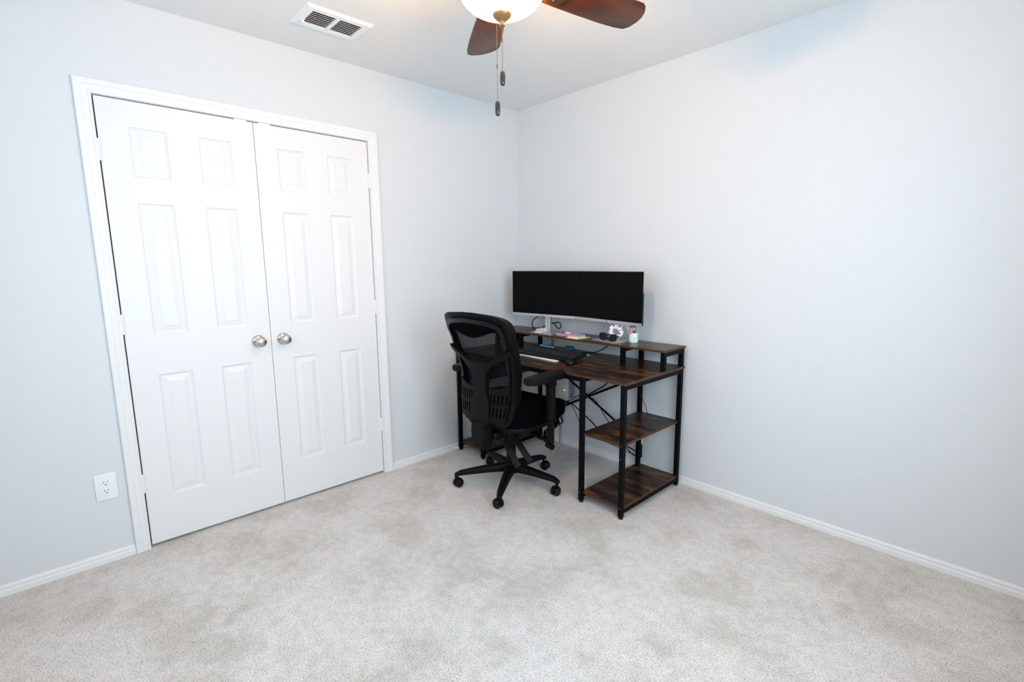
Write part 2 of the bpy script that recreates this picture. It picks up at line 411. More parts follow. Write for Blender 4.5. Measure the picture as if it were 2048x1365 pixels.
# doors: moulded six-panel slabs
PW, ROWS = 0.136, [(0.238, 0.832), (1.020, 1.611), (1.722, 1.932)]
RINGS = [(0.0, 0.0), (0.0035, -0.0055), (0.0075, -0.0062), (0.0085, -0.0092), (0.0115, -0.0095), (0.037, -0.0035), (0.0385, -0.0022)]
def door(name, y0, y1, left):
    w_ = y1-y0
    r = thing(name, '', 'door', (0, y0 if left else y1, ZB))
    del r['category']; del r['label']; r['kind'] = 'structure'
    oyy = y0 if left else y1
    cols = [(y0+0.107, y0+0.107+PW), (y1-0.107-PW, y1-0.107)]
    ys = [y0, cols[0][0], cols[0][1], cols[1][0], cols[1][1], y1]
    zs = [ZB]+[q for a in ROWS for q in a]+[ZT]
    bm = B()
    P = lambda x, y, z: bm.verts.new((x, y-oyy, z-ZB))
    for i in range(5):
        for j in range(7):
            a, b, c, d = ys[i], ys[i+1], zs[j], zs[j+1]
            if i in (1, 3) and j in (1, 3, 5):
                prev = None
                for ins, dep in RINGS:
                    ring = [P(dep, a+ins, c+ins), P(dep, b-ins, c+ins), P(dep, b-ins, d-ins), P(dep, a+ins, d-ins)]
                    if prev:
                        for k in range(4): bm.faces.new((prev[k], prev[(k+1) % 4], ring[(k+1) % 4], ring[k]))
                    prev = ring
                bm.faces.new(prev)
            else: bm.faces.new((P(0, a, c), P(0, b, c), P(0, b, d), P(0, a, d)))
    bmesh.ops.remove_doubles(bm, verts=bm.verts, dist=1e-5)
    q = [P(0, y0, ZB), P(0, y1, ZB), P(0, y1, ZT), P(0, y0, ZT)]; e = [P(-0.035, y0, ZB), P(-0.035, y1, ZB), P(-0.035, y1, ZT), P(-0.035, y0, ZT)]
    for k in range(4): bm.faces.new((q[k], q[(k+1) % 4], e[(k+1) % 4], e[k]))
    bm.faces.new(e)
    obj('slab', bm, M_door, r, 0)
    # knob
    ky = (y1-0.062 if left else y0+0.060)-oyy; kz = 0.94-ZB
    T = Matrix.Translation((0, ky, kz)) @ Matrix.Rotation(R(90), 4, 'Y')
    bm = B()
    lathe(bm, [(0, 0.0), (0.0325, 0.0), (0.0325, 0.003), (0.0315, 0.006), (0.026, 0.010), (0.017, 0.0125), (0.0125, 0.015), (0.0115, 0.024), (0.0135, 0.031), (0.0215, 0.036), (0.0262, 0.043), (0.0272, 0.050), (0.0255, 0.057), (0.019, 0.063), (0.009, 0.0655), (0, 0.066)], 40, T)
    kb = obj('door_knob', bm, M_nickel, r, 60); kb['label'] = 'round brushed nickel knob'
    bm = B(); lathe(bm, [(0, 0.0), (0.004, 0.0), (0.004, 0.0016), (0, 0.0016)], 14, Matrix.Translation((0.0112, ky-0.0225, kz+0.001)) @ Matrix.Rotation(R(90), 4, 'Y'))
    obj('knob_pinhole', bm, M_slot, kb)
    for zc in (1.822, 1.078, 0.326):
        bm = B(); yh = (y0-JG/2 if left else y1+JG/2)-oyy
        tube(bm, [(0.006, yh, zc-ZB-0.0445), (0.006, yh, zc-ZB+0.0445)], 0.006, 12)
        for q_ in (-0.018, 0.018): tube(bm, [(0.006, yh, zc-ZB+q_-0.0004), (0.006, yh, zc-ZB+q_+0.0004)], 0.0064, 12)
        sgn = 1 if left else -1
        box(bm, -0.001, 0.0016, min(yh, yh+sgn*0.012), max(yh, yh+sgn*0.012), zc-ZB-0.0445, zc-ZB+0.0445, 0.0004, 1)
        obj('hinge', bm, M_trim, r)
    return r
YM = (YL+YR)/2
d1_ = door('door_1', YL, YM-0.0013, True); d1_['label'] = 'left white six panel closet door with nickel knob'
d2_ = door('door_2', YM+0.0013, YR, False); d2_['label'] = 'right white six panel closet door with nickel knob'
# ball catches at the head of the pair
bm = B()
for y_ in (YM-0.055, YM+0.055): box(bm, -0.028, -0.001, y_-0.028, y_+0.028, ZT+0.0004, ZT+JG, 0)
struct('trim_2', bm, M_trim, None, 0)

# ------------------------------------------------------------------ outlet
r = thing('wall_outlet', 'white duplex wall outlet left of the closet door casing', 'outlet', (0, -2.589, 0.355))
bm = B(); box(bm, 0.0, 0.0055, -0.0395, 0.0395, -0.0625, 0.0625, 0.0035, 3); obj('cover_plate', bm, M_white, r)
for zc in (0.0195, -0.0195):
    bm = B(); T = Matrix.Translation((0.0, 0, zc)) @ Matrix(((0, 0, 1, 0), (1, 0, 0, 0), (0, 1, 0, 0), (0, 0, 0, 1)))
    ol = []
    for k in range(32):
        a = 2*math.pi*k/32; ol.append((0.0168*math.cos(a), max(-0.0135, min(0.0135, 0.0168*math.sin(a)))))
    prism(bm, ol, 0.004, 0.0072, T, 0.0006, 1)
    rec = obj('receptacle', bm, M_white, r)
    bm = B()
    box(bm, 0.0068, 0.0076, -0.0075, -0.0055, -0.0005+zc, 0.0075+zc); box(bm, 0.0068, 0.0076, 0.0050, 0.0070, 0.0005+zc, 0.0070+zc)
    lathe(bm, [(0, 0), (0.0026, 0), (0.0026, 0.0008), (0, 0.0008)], 12, Matrix.Translation((0.0068, 0, zc-0.0075)) @ Matrix.Rotation(R(90), 4, 'Y'))
    obj('slots', bm, M_slot, rec)
bm = B(); lathe(bm, [(0, 0), (0.0028, 0), (0.0022, 0.0008), (0, 0.0009)], 12, Matrix.Translation((0.0055, 0, 0)) @ Matrix.Rotation(R(90), 4, 'Y')); obj('screw', bm, M_white, r)

# ------------------------------------------------------------------ ceiling vent
VX0, VX1, VY0, VY1 = 0.293, 0.505, -1.730, -1.423
vc = ((VX0+VX1)/2, (VY0+VY1)/2)
r = thing('ceiling_vent', 'white louvered air vent on the ceiling above the closet doors', 'vent', (vc[0], vc[1], H))
hx, hy = (VX1-VX0)/2, (VY1-VY0)/2; ix, iy = hx-0.038, hy-0.037
bm = B()
lo, li = -0.003, -0.011
def rect(zz, ax, ay): return [bm.verts.new(p) for p in ((-ax, -ay, zz), (ax, -ay, zz), (ax, ay, zz), (-ax, ay, zz))]
rs = [rect(0, hx, hy), rect(lo, hx, hy), rect(li, hx-0.009, hy-0.009), rect(li, ix, iy), rect(-0.002, ix, iy)]
for A, C in zip(rs, rs[1:]):
    for k in range(4): bm.faces.new((A[k], A[(k+1) % 4], C[(k+1) % 4], C[k]))
box(bm, -ix, ix, -0.0085, 0.0085, -0.011, -0.003)
for sx, sy in ((-1, -1), (1, 1)): lathe(bm, [(0, -0.0125), (0.004, -0.0118), (0.0045, -0.0105)], 12, Matrix.Translation((sx*(ix+0.010)*0.1, sy*(hy-0.022), 0)))
obj('vent_frame', bm, M_white, r)
bm = B(); box(bm, -ix-0.001, ix+0.001, -iy-0.001, iy+0.001, -0.0022, -0.0002); obj('duct_shade', bm, M_shade, r)  # dark sheet in place of the open duct, its shade painted on
bm = B()
ns = 8
for k in range(ns):
    xx = -ix + (k+0.62)*(2*ix/ns)
    for a, b in ((-iy, -0.0085), (0.0085, iy)):
        seg_box(bm, (xx, a, -0.0065), (xx, b, -0.0065), 0.0125, 0.001, 0, Vector((0.62, 0, 1)))
obj('louvers', bm, M_white, r)
bm = B(); box(bm, -0.052, -0.034, -hy+0.028, -hy+0.038, -0.024, -0.010, 0.002); seg_box(bm, (-0.040, -hy+0.033, -0.012), (-0.022, -hy+0.036, -0.011), 0.004, 0.003)
o = obj('damper_lever', bm, M_white, r)

# ------------------------------------------------------------------ ceiling fan
fan = thing('ceiling_fan', 'ceiling fan with dark reddish blades, lit frosted bowl and two pull chains', 'ceiling fan', FAN)
bm = B(); lathe(bm, [(0, 0), (0.085, 0), (0.088, -0.012), (0.070, -0.045), (0.060, -0.060), (0.062, -0.075), (0, -0.075)], 40); obj('canopy', bm, M_fanbody, fan)
bm = B(); lathe(bm, [(0, -0.074), (0.07, -0.074), (0.115, -0.085), (0.130, -0.105), (0.130, -0.165), (0.118, -0.185), (0.085, -0.200), (0.060, -0.215), (0.060, -0.243), (0, -0.243)], 48); obj('motor_housing', bm, M_fanbody, fan)
bm = B(); lathe(bm, [(0.0, -0.242), (0.058, -0.242), (0.062, -0.248), (0.058, -0.256), (0.006, -0.258), (0.006, -0.340), (0.0, -0.340)], 48); obj('light_fitter', bm, M_fanbody, fan)
BZ = -0.256
prof = []
for k in range(19):
    a = R(90*k/18); prof.append((0.139*math.cos(a)**0.8 if k < 18 else 0.004, BZ-0.088*math.sin(a)))
prof2 = [(max(r_-0.004, 0.002), z_+0.003) for r_, z_ in prof[::-1]]
bm = B(); lathe(bm, [(0.139, BZ+0.001)]+prof, 64); obj('glass_bowl', bm, M_bowl, fan, 80)
bm = B(); zf = BZ-0.088
lathe(bm, [(0, zf+0.007), (0.026, zf+0.010), (0.031, zf+0.006), (0.0305, zf+0.001), (0.026, zf-0.006), (0.018, zf-0.013), (0.0105, zf-0.018), (0.0075, zf-0.023), (0.0075, zf-0.026), (0.0095, zf-0.029), (0.0100, zf-0.031), (0.0055, zf-0.0345), (0, zf-0.035)], 36)
obj('finial', bm, M_bronze, fan, 50)
# blades, 72 degrees apart
BR0, BR1 = 0.165, 0.565
ol = [(BR0, -0.046), (0.22, -0.050), (0.32, -0.0585), (0.42, -0.066), (0.50, -0.069), (0.522, -0.0685), (0.538, -0.060), (0.556, -0.036), (BR1, -0.010), (BR1, 0.016), (0.557, 0.046), (0.540, 0.0645), (0.50, 0.068), (0.42, 0.0665), (0.32, 0.060), (0.22, 0.052), (BR0, 0.046)]
for k in range(5):
    ang = R((75.0, 146.5, 222.0, 293.0, 4.0)[k])
    T = Matrix.Translation((0, 0, -0.238)) @ Matrix.Rotation(ang, 4, 'Z') @ Matrix.Rotation(R(-11), 4, 'X')
    bm = B(); prism(bm, ol, -0.003, 0.003, None, 0.0012, 2)
    o = obj('fan_blade', bm, M_blade, fan); o.matrix_local = T
    bm = B(); prism(bm, [(0.10, -0.022), (0.16, -0.016), (0.19, -0.034), (0.225, -0.036), (0.24, -0.015), (0.24, 0.015), (0.225, 0.036), (0.19, 0.034), (0.16, 0.016), (0.10, 0.022)], -0.0085, -0.0032, None, 0.001, 1)
    for px_, py_ in ((0.205, -0.02), (0.205, 0.02), (0.228, 0)): lathe(bm, [(0, -0.0105), (0.004, -0.0098), (0.0045, -0.0084)], 10, Matrix.Translation((px_, py_, 0)))
    box(bm, 0.075, 0.125, -0.018, 0.018, -0.008, 0.060, 0.003)
    o = obj('blade_bracket', bm, M_fanbody, fan); o.matrix_local = T
def chain(x_, y_, z0, z1, link_z):
    bm = B(); n = int((z0-z1)/0.0046)
    for k in range(n):
        zz = z0-(k+0.5)*(z0-z1)/n
        bmesh.ops.create_icosphere(bm, subdivisions=1, radius=0.0017, matrix=Matrix.Translation((x_, y_, zz)))
    tube(bm, [(x_, y_, z0), (x_, y_, z1)], 0.0005, 5)
    tube(bm, [(x_, y_, link_z-0.005), (x_, y_, link_z+0.005)], 0.0023, 8)
    c = obj('pull_chain', bm, M_chain, fan, 60)
    bm = B(); lathe(bm, [(0, 0.002), (0.0035, 0.001), (0.0060, -0.0015), (0.0078, -0.008), (0.0084, -0.020), (0.0080, -0.034), (0.0066, -0.0415), (0.0045, -0.043), (0.003, -0.0405), (0, -0.0405)], 20, Matrix.Translation((x_, y_, z1)))
    obj('pull_knob', bm, M_knobdark, c, 50)
uu = Vector((-0.0,  0.0, 0))
chain(0.0, 0.0, zf-0.033, -0.508, -0.418)
chain(-0.010, -0.014, BZ-0.080, -0.600, -0.494)

# ------------------------------------------------------------------ desk
DX0, DX1, DY0, DY1 = 0.016, 1.424, -0.640, -0.036
desk = thing('computer_desk', 'dark brown wood and black metal computer desk with raised shelf and side shelves', 'desk', (0, 0, 0))
T_ = 0.025
ZD, ZS = 0.735, 0.853
def part(name, m, *boxes, bev=0.0008, lab=None, parent=desk):
    bm = B()
    for b in boxes: box(bm, *b, bev, 1)
    o = obj(name, bm, m, parent)
    if m is M_wood:                       # plain brown edge banding round each board
        o.data.materials.append(M_edge)
        for f in o.data.polygons:
            if abs(f.normal.z) < 0.7: f.material_index = 1
    if lab: o['label'] = lab
    return o
part('desktop', M_wood, (DX0, DX1, DY0, DY1, ZD-0.015, ZD), bev=0.0012)
part('raised_shelf', M_wood, (DX0, DX1, -0.276, DY1, ZS-0.013, ZS), bev=0.0012)
LX = [(DX0+0.003, DX0+0.003+T_), (0.268, 0.268+T_), (1.129, 1.129+T_), (DX1-0.006-T_, DX1-0.006)]
FY, BY = (-0.636, -0.636+T_), (DY1-T_-0.003, DY1-0.003)
for i, (a, b) in enumerate(LX):
    for (c, d) in (FY, BY):
        bm = B(); box(bm, a, b, c, d, 0.012, ZD-0.0155, 0.0012, 1)
        lg = obj('leg', bm, M_frame, desk)
        bm = B(); lathe(bm, [(0, 0.0), (0.011, 0.0), (0.013, 0.002), (0.013, 0.0119), (0, 0.0119)], 16, Matrix.Translation(((a+b)/2, (c+d)/2, 0))); obj('foot', bm, M_slot, lg)
    # posts of the raised shelf
    for (c, d) in ((-0.262, -0.237), BY):
        bm = B(); box(bm, a, b, c, d, ZD+0.0002, ZS-0.0135, 0.0012, 1); obj('shelf_post', bm, M_frame, desk)
    bm = B(); box(bm, a, b, -0.2368, BY[0]-0.0002, ZS-0.0385, ZS-0.0135, 0.0012, 1); obj('shelf_rail', bm, M_frame, desk)
    bm = B(); box(bm, a, b, FY[1]+0.0002, BY[0]-0.0002, ZD-0.0405, ZD-0.0155, 0.0012, 1); obj('side_rail', bm, M_frame, desk)
    bm = B(); box(bm, a, b, FY[1]+0.0002, BY[0]-0.0002, 0.030, 0.0495, 0.0012, 1); obj('bottom_rail', bm, M_frame, desk)
bm = B(); box(bm, LX[1][1], LX[2][0], FY[0], FY[1], ZD-0.0405, ZD-0.0155, 0.0012, 1); obj('front_rail', bm, M_frame, desk)
bm = B(); box(bm, LX[1][1], LX[2][0], BY[0], BY[1], ZD-0.0405, ZD-0.0155, 0.0012, 1); obj('back_rail', bm, M_frame, desk)
# shelves of the two side towers
part('side_shelf', M_wood, (LX[2][0]+0.010, LX[3][0]+0.014, FY[0]+0.014, BY[1]-0.014, 0.392, 0.407), bev=0.001)
part('side_shelf', M_wood, (LX[2][0]+0.012, LX[3][1]-0.004, FY[0]+0.014, BY[1]-0.014, 0.050, 0.065), bev=0.001)
part('side_shelf', M_wood, (LX[0][0]+0.010, LX[1][0]+0.014, FY[0]+0.014, BY[1]-0.014, 0.548, 0.563), bev=0.001)
part('side_shelf', M_wood, (LX[0][0]+0.010, LX[1][0]+0.014, FY[0]+0.014, BY[1]-0.014, 0.050, 0.065), bev=0.001)
bm = B(); seg_box(bm, (0.285, -0.047, 0.665), (1.138, -0.047, 0.200), 0.003, 0.015, 0, (0, 0, 1)); obj('cross_brace', bm, M_frame, desk)
bm = B(); seg_box(bm, (0.285, -0.051, 0.190), (1.138, -0.051, 0.628), 0.003, 0.015, 0, (0, 0, 1)); obj('cross_brace', bm, M_frame, desk)
bm = B(); lathe(bm, [(0, 0.002), (0.005, 0.001), (0.006, -0.001), (0, -0.004)], 12, Matrix.Translation((0.723, -0.0545, 0.4205)) @ Matrix.Rotation(R(90), 4, 'X')); obj('brace_bolt', bm, M_silver, desk)
for xx, zz in ((DX1-0.006-0.0125, 0.4), (1.1415, 0.06), (DX1-0.006-0.0125, 0.33), (DX1-0.006-0.0125, 0.06)):
    bm = B(); lathe(bm, [(0, 0.001), (0.003, 0.0005), (0.0035, -0.001)], 10, Matrix.Translation((xx, FY[0]-0.0003, zz)) @ Matrix.Rotation(R(90), 4, 'X')); obj('leg_bolt', bm, M_chain, desk)

# ------------------------------------------------------------------ monitors
def monitor(label, c, ang, base_c, base_ang):
    w_, h_ = 0.538, 0.3165
    r = thing('monitor', label, 'monitor', (base_c[0], base_c[1], ZS), 0, 'pair of black screens on the raised shelf')
    M = Matrix.Translation((c[0]-base_c[0], c[1]-base_c[1], 0.962-ZS)) @ Matrix.Rotation(ang, 4, 'Z')
    def p(name, bm, m, par=r, **k):
        bmesh.ops.transform(bm, matrix=M, verts=bm.verts); return obj(name, bm, m, par, **k)
    bm = B(); box(bm, -w_/2, w_/2, 0.0, 0.0065, 0.0, h_, 0.0012, 2); hs = p('screen_frame', bm, M_bezel)
    bm = B(); box(bm, -w_/2+0.0012, w_/2-0.0012, -0.0012, 0.0002, 0.0185, h_-0.0012, 0.0003, 1); p('screen', bm, M_screen, hs)
    bm = B(); box(bm, -w_/2+0.0006, w_/2-0.0006, -0.0022, 0.0004, 0.0006, 0.0180, 0.0006, 1); ch = p('bottom_bezel', bm, M_silver, hs)
    bm = B(); box(bm, -0.004, 0.004, -0.0026, -0.0021, 0.006, 0.0125, 0.0002, 1); p('bezel_badge', bm, M_bezel, ch)
    bm = B(); box(bm, w_/2-0.115, w_/2-0.090, 0.002, 0.014, -0.005, 0.0005, 0.001, 1); p('menu_buttons', bm, M_silver, hs)
    bm = B(); box(bm, -w_/2+0.002, w_/2-0.002, 0.006, 0.018, 0.003, h_*0.62, 0.004, 2); box(bm, -0.15, 0.15, 0.016, 0.034, 0.02, h_*0.60, 0.008, 3); p('back_housing', bm, M_bezel, r)
    bm = B(); box(bm, -0.045, 0.045, 0.032, 0.040, 0.055, 0.145, 0.002, 1); box(bm, -0.02, 0.02, 0.038, 0.060, 0.085, 0.115, 0.002, 1); p('mount_plate', bm, M_silver, r)
    # stand column with a slot, and base plate
    Mb = Matrix.Rotation(base_ang, 4, 'Z')
    pc = Vector((c[0]-base_c[0], c[1]-base_c[1], 0)) + Matrix.Rotation(ang, 3, 'Z') @ Vector((0, 0.0685, 0))
    Mc = Matrix.Translation(pc) @ Matrix.Rotation(ang, 4, 'Z')
    bm = B()
    for a, b in ((-0.020, -0.006), (0.006, 0.020)): box(bm, a, b, -0.013, 0.015, 0.006, 0.215, 0.0015, 1)
    box(bm, -0.0062, 0.0062, -0.004, 0.013, 0.006, 0.210); box(bm, -0.0065, 0.0065, -0.012, -0.003, 0.006, 0.045)
    bmesh.ops.transform(bm, matrix=Mc, verts=bm.verts); obj('stand_column', bm, M_silver, r)
    bm = B(); prism(bm, rrect(0.198, 0.20, 0.004), 0.0, 0.0065, None, 0.0012, 1)
    bmesh.ops.transform(bm, matrix=Mb, verts=bm.verts); obj('stand_base', bm, M_silver, r)
    return r
pl, pm_, pr = Vector((0.1572, -0.2153)), Vector((0.6941, -0.1415)), Vector((1.2307, -0.1995))
monitor('left screen of the dual monitor pair, nearest the room corner', (pl+pm_)/2, math.atan2((pm_-pl).y, (pm_-pl).x), (0.479, -0.158), R(-2))
monitor('right screen of the dual monitor pair, with sunglasses on its base', (pm_+pr)/2, math.atan2((pr-pm_).y, (pr-pm_).x), (1.004, -0.141), R(-10))

# ------------------------------------------------------------------ things on the raised shelf
def cable(label, pts, r_=0.0026, m=None, n=8, name='power_cable', cat='cable', group=None):
    o = obj(name, tube(B(), bez(pts, n), r_, 8), m or M_cord, None, 60); return tag(o, label, cat, group)
cable('black cable looped in the air behind the left monitor stand', [(0.430, -0.075, 0.905), (0.385, -0.075, 0.925), (0.346, -0.075, 0.944), (0.301, -0.075, 0.948), (0.250, -0.075, 0.929), (0.220, -0.075, 0.893), (0.231, -0.075, 0.862), (0.267, -0.073, 0.858), (0.311, -0.068, 0.866), (0.380, -0.064, 0.895), (0.448, -0.064, 0.912), (0.467, -0.065, 0.917), (0.491, -0.066, 0.908), (0.500, -0.068, 0.891), (0.482, -0.070, 0.872), (0.460, -0.070, 0.882), (0.440, -0.070, 0.905)], 0.0038, name='monitor_cable')
# crumpled clear wrapper
bm = B(); bmesh.ops.create_icosphere(bm, subdivisions=3, radius=1.0)
for v_ in bm.verts:
    k = 1+random.uniform(-0.38, 0.30); v_.co = Vector((v_.co.x*0.044*k, v_.co.y*0.028*k, max(-0.0, (v_.co.z*0.7+0.42)*0.022*k)))
o = obj('plastic_wrapper', bm, M_film, None, 0); o.location = (0.448, -0.205, ZS+0.0066); tag(o, 'crumpled clear plastic wrapper on the left monitor base', 'wrapper')
bm = B(); prism(bm, rrect(0.058, 0.024, 0.006), 0, 0.006, None, 0.001, 1); o = obj('plastic_case', bm, M_white, None); o.location = (0.443, -0.243, ZS+0.0066); o.rotation_euler.z = R(4); tag(o, 'small flat white plastic piece at the front of the left monitor base', 'case')
# note pads
r = thing('note_pad', 'lilac note pad lying beside the left monitor base', 'note pad', (0.652, -0.165, ZS), R(1))
bm = B(); box(bm, -0.058, 0.058, -0.062, 0.060, 0.0, 0.012, 0.0006, 1); obj('page_block', bm, M_purple, r)
bm = B(); box(bm, -0.058, 0.058, -0.062, 0.060, 0.0121, 0.0126); obj('top_sheet', bm, M_pink, r)
bm = B(); box(bm, -0.053, 0.056, -0.064, 0.064, 0, 0.0006); bmesh.ops.transform(bm, matrix=Matrix.Rotation(R(-3), 4, 'Z'), verts=bm.verts)
o = obj('paper_sheet', bm, M_paper, None, 0); o.location = (0.768, -0.214, ZS); tag(o, 'white sheet of paper under the yellow sticky notes', 'paper')
r = thing('sticky_note_stack', 'stack of yellow and blue sticky notes beside the lilac pad', 'sticky notes', (0.758, -0.213, ZS+0.0007), R(4))
bm = B(); box(bm, -0.041, 0.041, -0.041, 0.041, 0, 0.010, 0.0004, 1); obj('yellow_notes', bm, M_yellow, r)
bm = B(); box(bm, -0.041, 0.041, -0.041, 0.041, 0.0101, 0.0145, 0.0004, 1); obj('blue_notes', bm, M_sky, r)
bm = B(); box(bm, -0.041, 0.041, -0.041, 0.041, 0.0146, 0.0175, 0.0004, 1); obj('purple_notes', bm, M_purple, r)
bm = B(); bmesh.ops.create_icosphere(bm, subdivisions=2, radius=1.0)
for v_ in bm.verts: k = 1+random.uniform(-0.2, 0.2); v_.co = Vector((v_.co.x*0.018*k, v_.co.y*0.012*k, (v_.co.z+0.9)*0.006*k))
r = thing('candy_wrapper', 'red and clear candy wrapper on the lilac note pad', 'wrapper', (0.640, -0.200, ZS+0.0127), R(-5))
obj('red_candy', bm, M_red, r)
bm = B(); bmesh.ops.create_icosphere(bm, subdivisions=3, radius=1.0)
for v_ in bm.verts: k = 1+random.uniform(-0.4, 0.3); v_.co = Vector((0.034+v_.co.x*0.026*k, v_.co.y*0.013*k, max(0, (v_.co.z+0.7)*0.008*k)))
obj('clear_foil', bm, M_film, r, 0)
# sunglasses, folded
r = thing('sunglasses', 'black sunglasses on the right monitor base', 'sunglasses', (1.000, -0.214, ZS+0.0066), R(-12)); r.scale = (1.12, 1.0, 1.12)
for s_ in (-1, 1):
    bm = B()
    ol = [(s_*x_, z_) for x_, z_ in ((0.008, 0.012), (0.010, 0.034), (0.020, 0.041), (0.052, 0.042), (0.066, 0.038), (0.068, 0.026), (0.060, 0.006), (0.045, 0.0), (0.022, 0.0), (0.012, 0.004))]
    prism(bm, ol, -0.003, 0.003, Matrix.Translation((0, 0, 0.0)) @ Matrix.Rotation(R(s_*-6), 4, 'Z') @ Matrix.Rotation(R(62), 4, 'X'), 0.001, 1)
    obj('lens', bm, M_gloss, r)
bm = B(); tube(bm, bez([(-0.012, 0.012, 0.026), (0, 0.016, 0.031), (0.012, 0.012, 0.026)], 5), 0.0032, 8)
obj('bridge', bm, M_gloss, r)
for s_ in (-1, 1):
    bm = B(); tube(bm, bez([(s_*0.067, 0.016, 0.030), (s_*0.066, 0.022, 0.024), (s_*0.040, 0.025+0.003*s_, 0.012), (-s_*0.015, 0.027+0.004*s_, 0.006), (-s_*0.050, 0.026+0.004*s_, 0.004)], 6), 0.003, 8, flat=1.6)
    obj('temple', bm, M_gloss, r)
# ring-shaped flowered case with strap
r = thing('ring_case', 'white ring shaped case with pink flower print and strap behind the sunglasses', 'case', (1.021, -0.152, ZS+0.0066), R(24))
bm = B(); NN = 40; seg = 14; rings = []
for i in range(NN):
    a = 2*math.pi*i/NN; cx_, cz_ = math.cos(a), math.sin(a)
    ro, ri = (0.047+0.004*math.sin(a)), 0.0165
    mid, hw = (ro+ri)/2, (ro-ri)/2; ring = []
    for k in range(seg):
        b = 2*math.pi*k/seg
        rr_ = mid + hw*math.cos(b); ring.append(bm.verts.new((cx_*rr_, 0.013*math.sin(b), 0.047+cz_*rr_)))
    rings.append(ring)
for i in range(NN):
    for k in range(seg): bm.faces.new((rings[i][k], rings[(i+1) % NN][k], rings[(i+1) % NN][(k+1) % seg], rings[i][(k+1) % seg]))
obj('ring_body', bm, M_floral, r, 60)
bm = B(); tube(bm, bez([(0.028, -0.002, 0.082), (0.050, -0.004, 0.094), (0.072, -0.012, 0.084), (0.092, -0.020, 0.062), (0.098, -0.022, 0.050), (0.088, -0.020, 0.052), (0.074, -0.014, 0.072), (0.066, -0.012, 0.084)], 6), 0.0028, 8, flat=1.6); obj('strap', bm, M_white, r, 60)
# sanitiser bottle in a holder
r = thing('sanitizer_bottle', 'small white and maroon sanitizer bottle at the right of the monitor base', 'bottle', (1.139, -0.137, ZS), R(43))
bm = B(); prism(bm, rrect(0.053, 0.028, 0.012), 0.0, 0.058, None, 0.006, 3); obj('bottle_body', bm, M_bottle, r, 50)
bm = B(); prism(bm, rrect(0.036, 0.018, 0.005), 0.0575, 0.104, Matrix.Translation((-0.007, 0, 0)), 0.002, 2); cap = obj('wrapped_top', bm, M_maroon, r, 40)
bm = B(); box(bm, -0.0245, 0.006, -0.0102, -0.0094, 0.073, 0.092, 0.0002, 1); lab = obj('label_panel', bm, M_labelgrey, cap)
bm = B()
for a, b, zz in ((-0.018, -0.012, 0.0855), (-0.009, -0.003, 0.0855), (-0.020, 0.0, 0.080)): box(bm, a, b, -0.0106, -0.0101, zz, zz+0.0022)
obj('label_print', bm, M_slot, lab)
bm = B(); bmesh.ops.create_icosphere(bm, subdivisions=2, radius=1.0, matrix=Matrix.Translation((-0.018, -0.010, 0.060)) @ Matrix.Diagonal((0.010, 0.005, 0.012, 1))); obj('flower_tag', bm, M_coral, r)

# ------------------------------------------------------------------ things on the desktop
bm = B(); box(bm, -0.165, 0.165, -0.165, 0.165, 0.0, 0.007, 0.0025, 2)
o = obj('flat_board', bm, M_white, None); o.location = (0.652, -0.312, ZD); o.rotation_euler.z = R(-1.5); tag(o, 'thin white board lying under the black keyboard', 'board')
# keyboard, propped at the back
KB = thing('keyboard', 'black full size keyboard on the desk in front of the chair', 'keyboard', (0.681, -0.372, ZD+0.0072), R(1.5))
TK = Matrix.Translation((0, 0, 0.0075)) @ Matrix.Rotation(R(6.5), 4, 'X')
bm = B(); prism(bm, rrect(0.452, 0.168, 0.010), 0.0, 0.017, TK, 0.003, 2); kb = obj('keyboard_body', bm, M_keyb, KB)
for s_ in (-1, 1):
    for b_ in ((0.060, 0.068, 0.0, 0.0152), (-0.079, -0.066, 0.0, 0.0010)):
        bm = B(); box(bm, s_*0.19-0.012, s_*0.19+0.012, *b_); obj('keyboard_foot', bm, M_keyb, KB)
rows = [(0.058, [1]*20, 0.010), (0.032, [1]*20, 0.015), (0.013, [1]*20, 0.015), (-0.006, [1]*20, 0.015), (-0.025, [1]*20, 0.015), (-0.044, [1, 1, 1, 6, 1, 1, 1, 1, 1, 1, 1, 1, 1, 1, 1], 0.015)]
km = bpy.data.meshes.new('key')
def keymesh(w_, d_):
    bm = B(); box(bm, -w_/2, w_/2, -d_/2, d_/2, 0, 0.0042, 0.0012, 1)
    box(bm, -0.0025, 0.0008, 0.0, 0.0028, 0.0041, 0.0044, 0, 1, None, 1)
    return bm
cache = {}
for yy, ws, dd in rows:
    tot = sum(ws); u_ = 0.432/tot; x_ = -0.216
    for kk, wd in enumerate(ws):
        xc = x_+wd*u_/2; x_ += wd*u_
        if tot == 20 and kk in (15,): xc += 0.0
        key = (round(wd*u_, 5), dd)
        if key not in cache:
            o = obj('key', keymesh(wd*u_-0.0035, dd), M_key, kb, 35, [M_print]); cache[key] = o
        else:
            o = cache[key].copy(); COL.objects.link(o); o.parent = kb
        o.matrix_local = TK @ Matrix.Translation((xc, yy, 0.0168))
# pen on the keyboard
r = thing('pen', 'bright blue pen lying along the top of the keyboard', 'pen', (0.570, -0.296, ZD+0.0475), R(-3))
bm = B(); tube(bm, [(-0.055, 0, 0), (0.060, 0, 0)], 0.0048, 12); obj('pen_barrel', bm, M_blue, r)
bm = B(); tube(bm, [(0.060, 0, 0), (0.075, 0, 0)], [0.0045, 0.001], 12); obj('pen_tip', bm, M_silver, r)
bm = B(); tube(bm, [(-0.055, 0, 0), (-0.067, 0, 0)], [0.0040, 0.0028], 12); box(bm, -0.060, -0.020, -0.0012, 0.0012, 0.0045, 0.0062); obj('pen_clip', bm, M_blue, r)
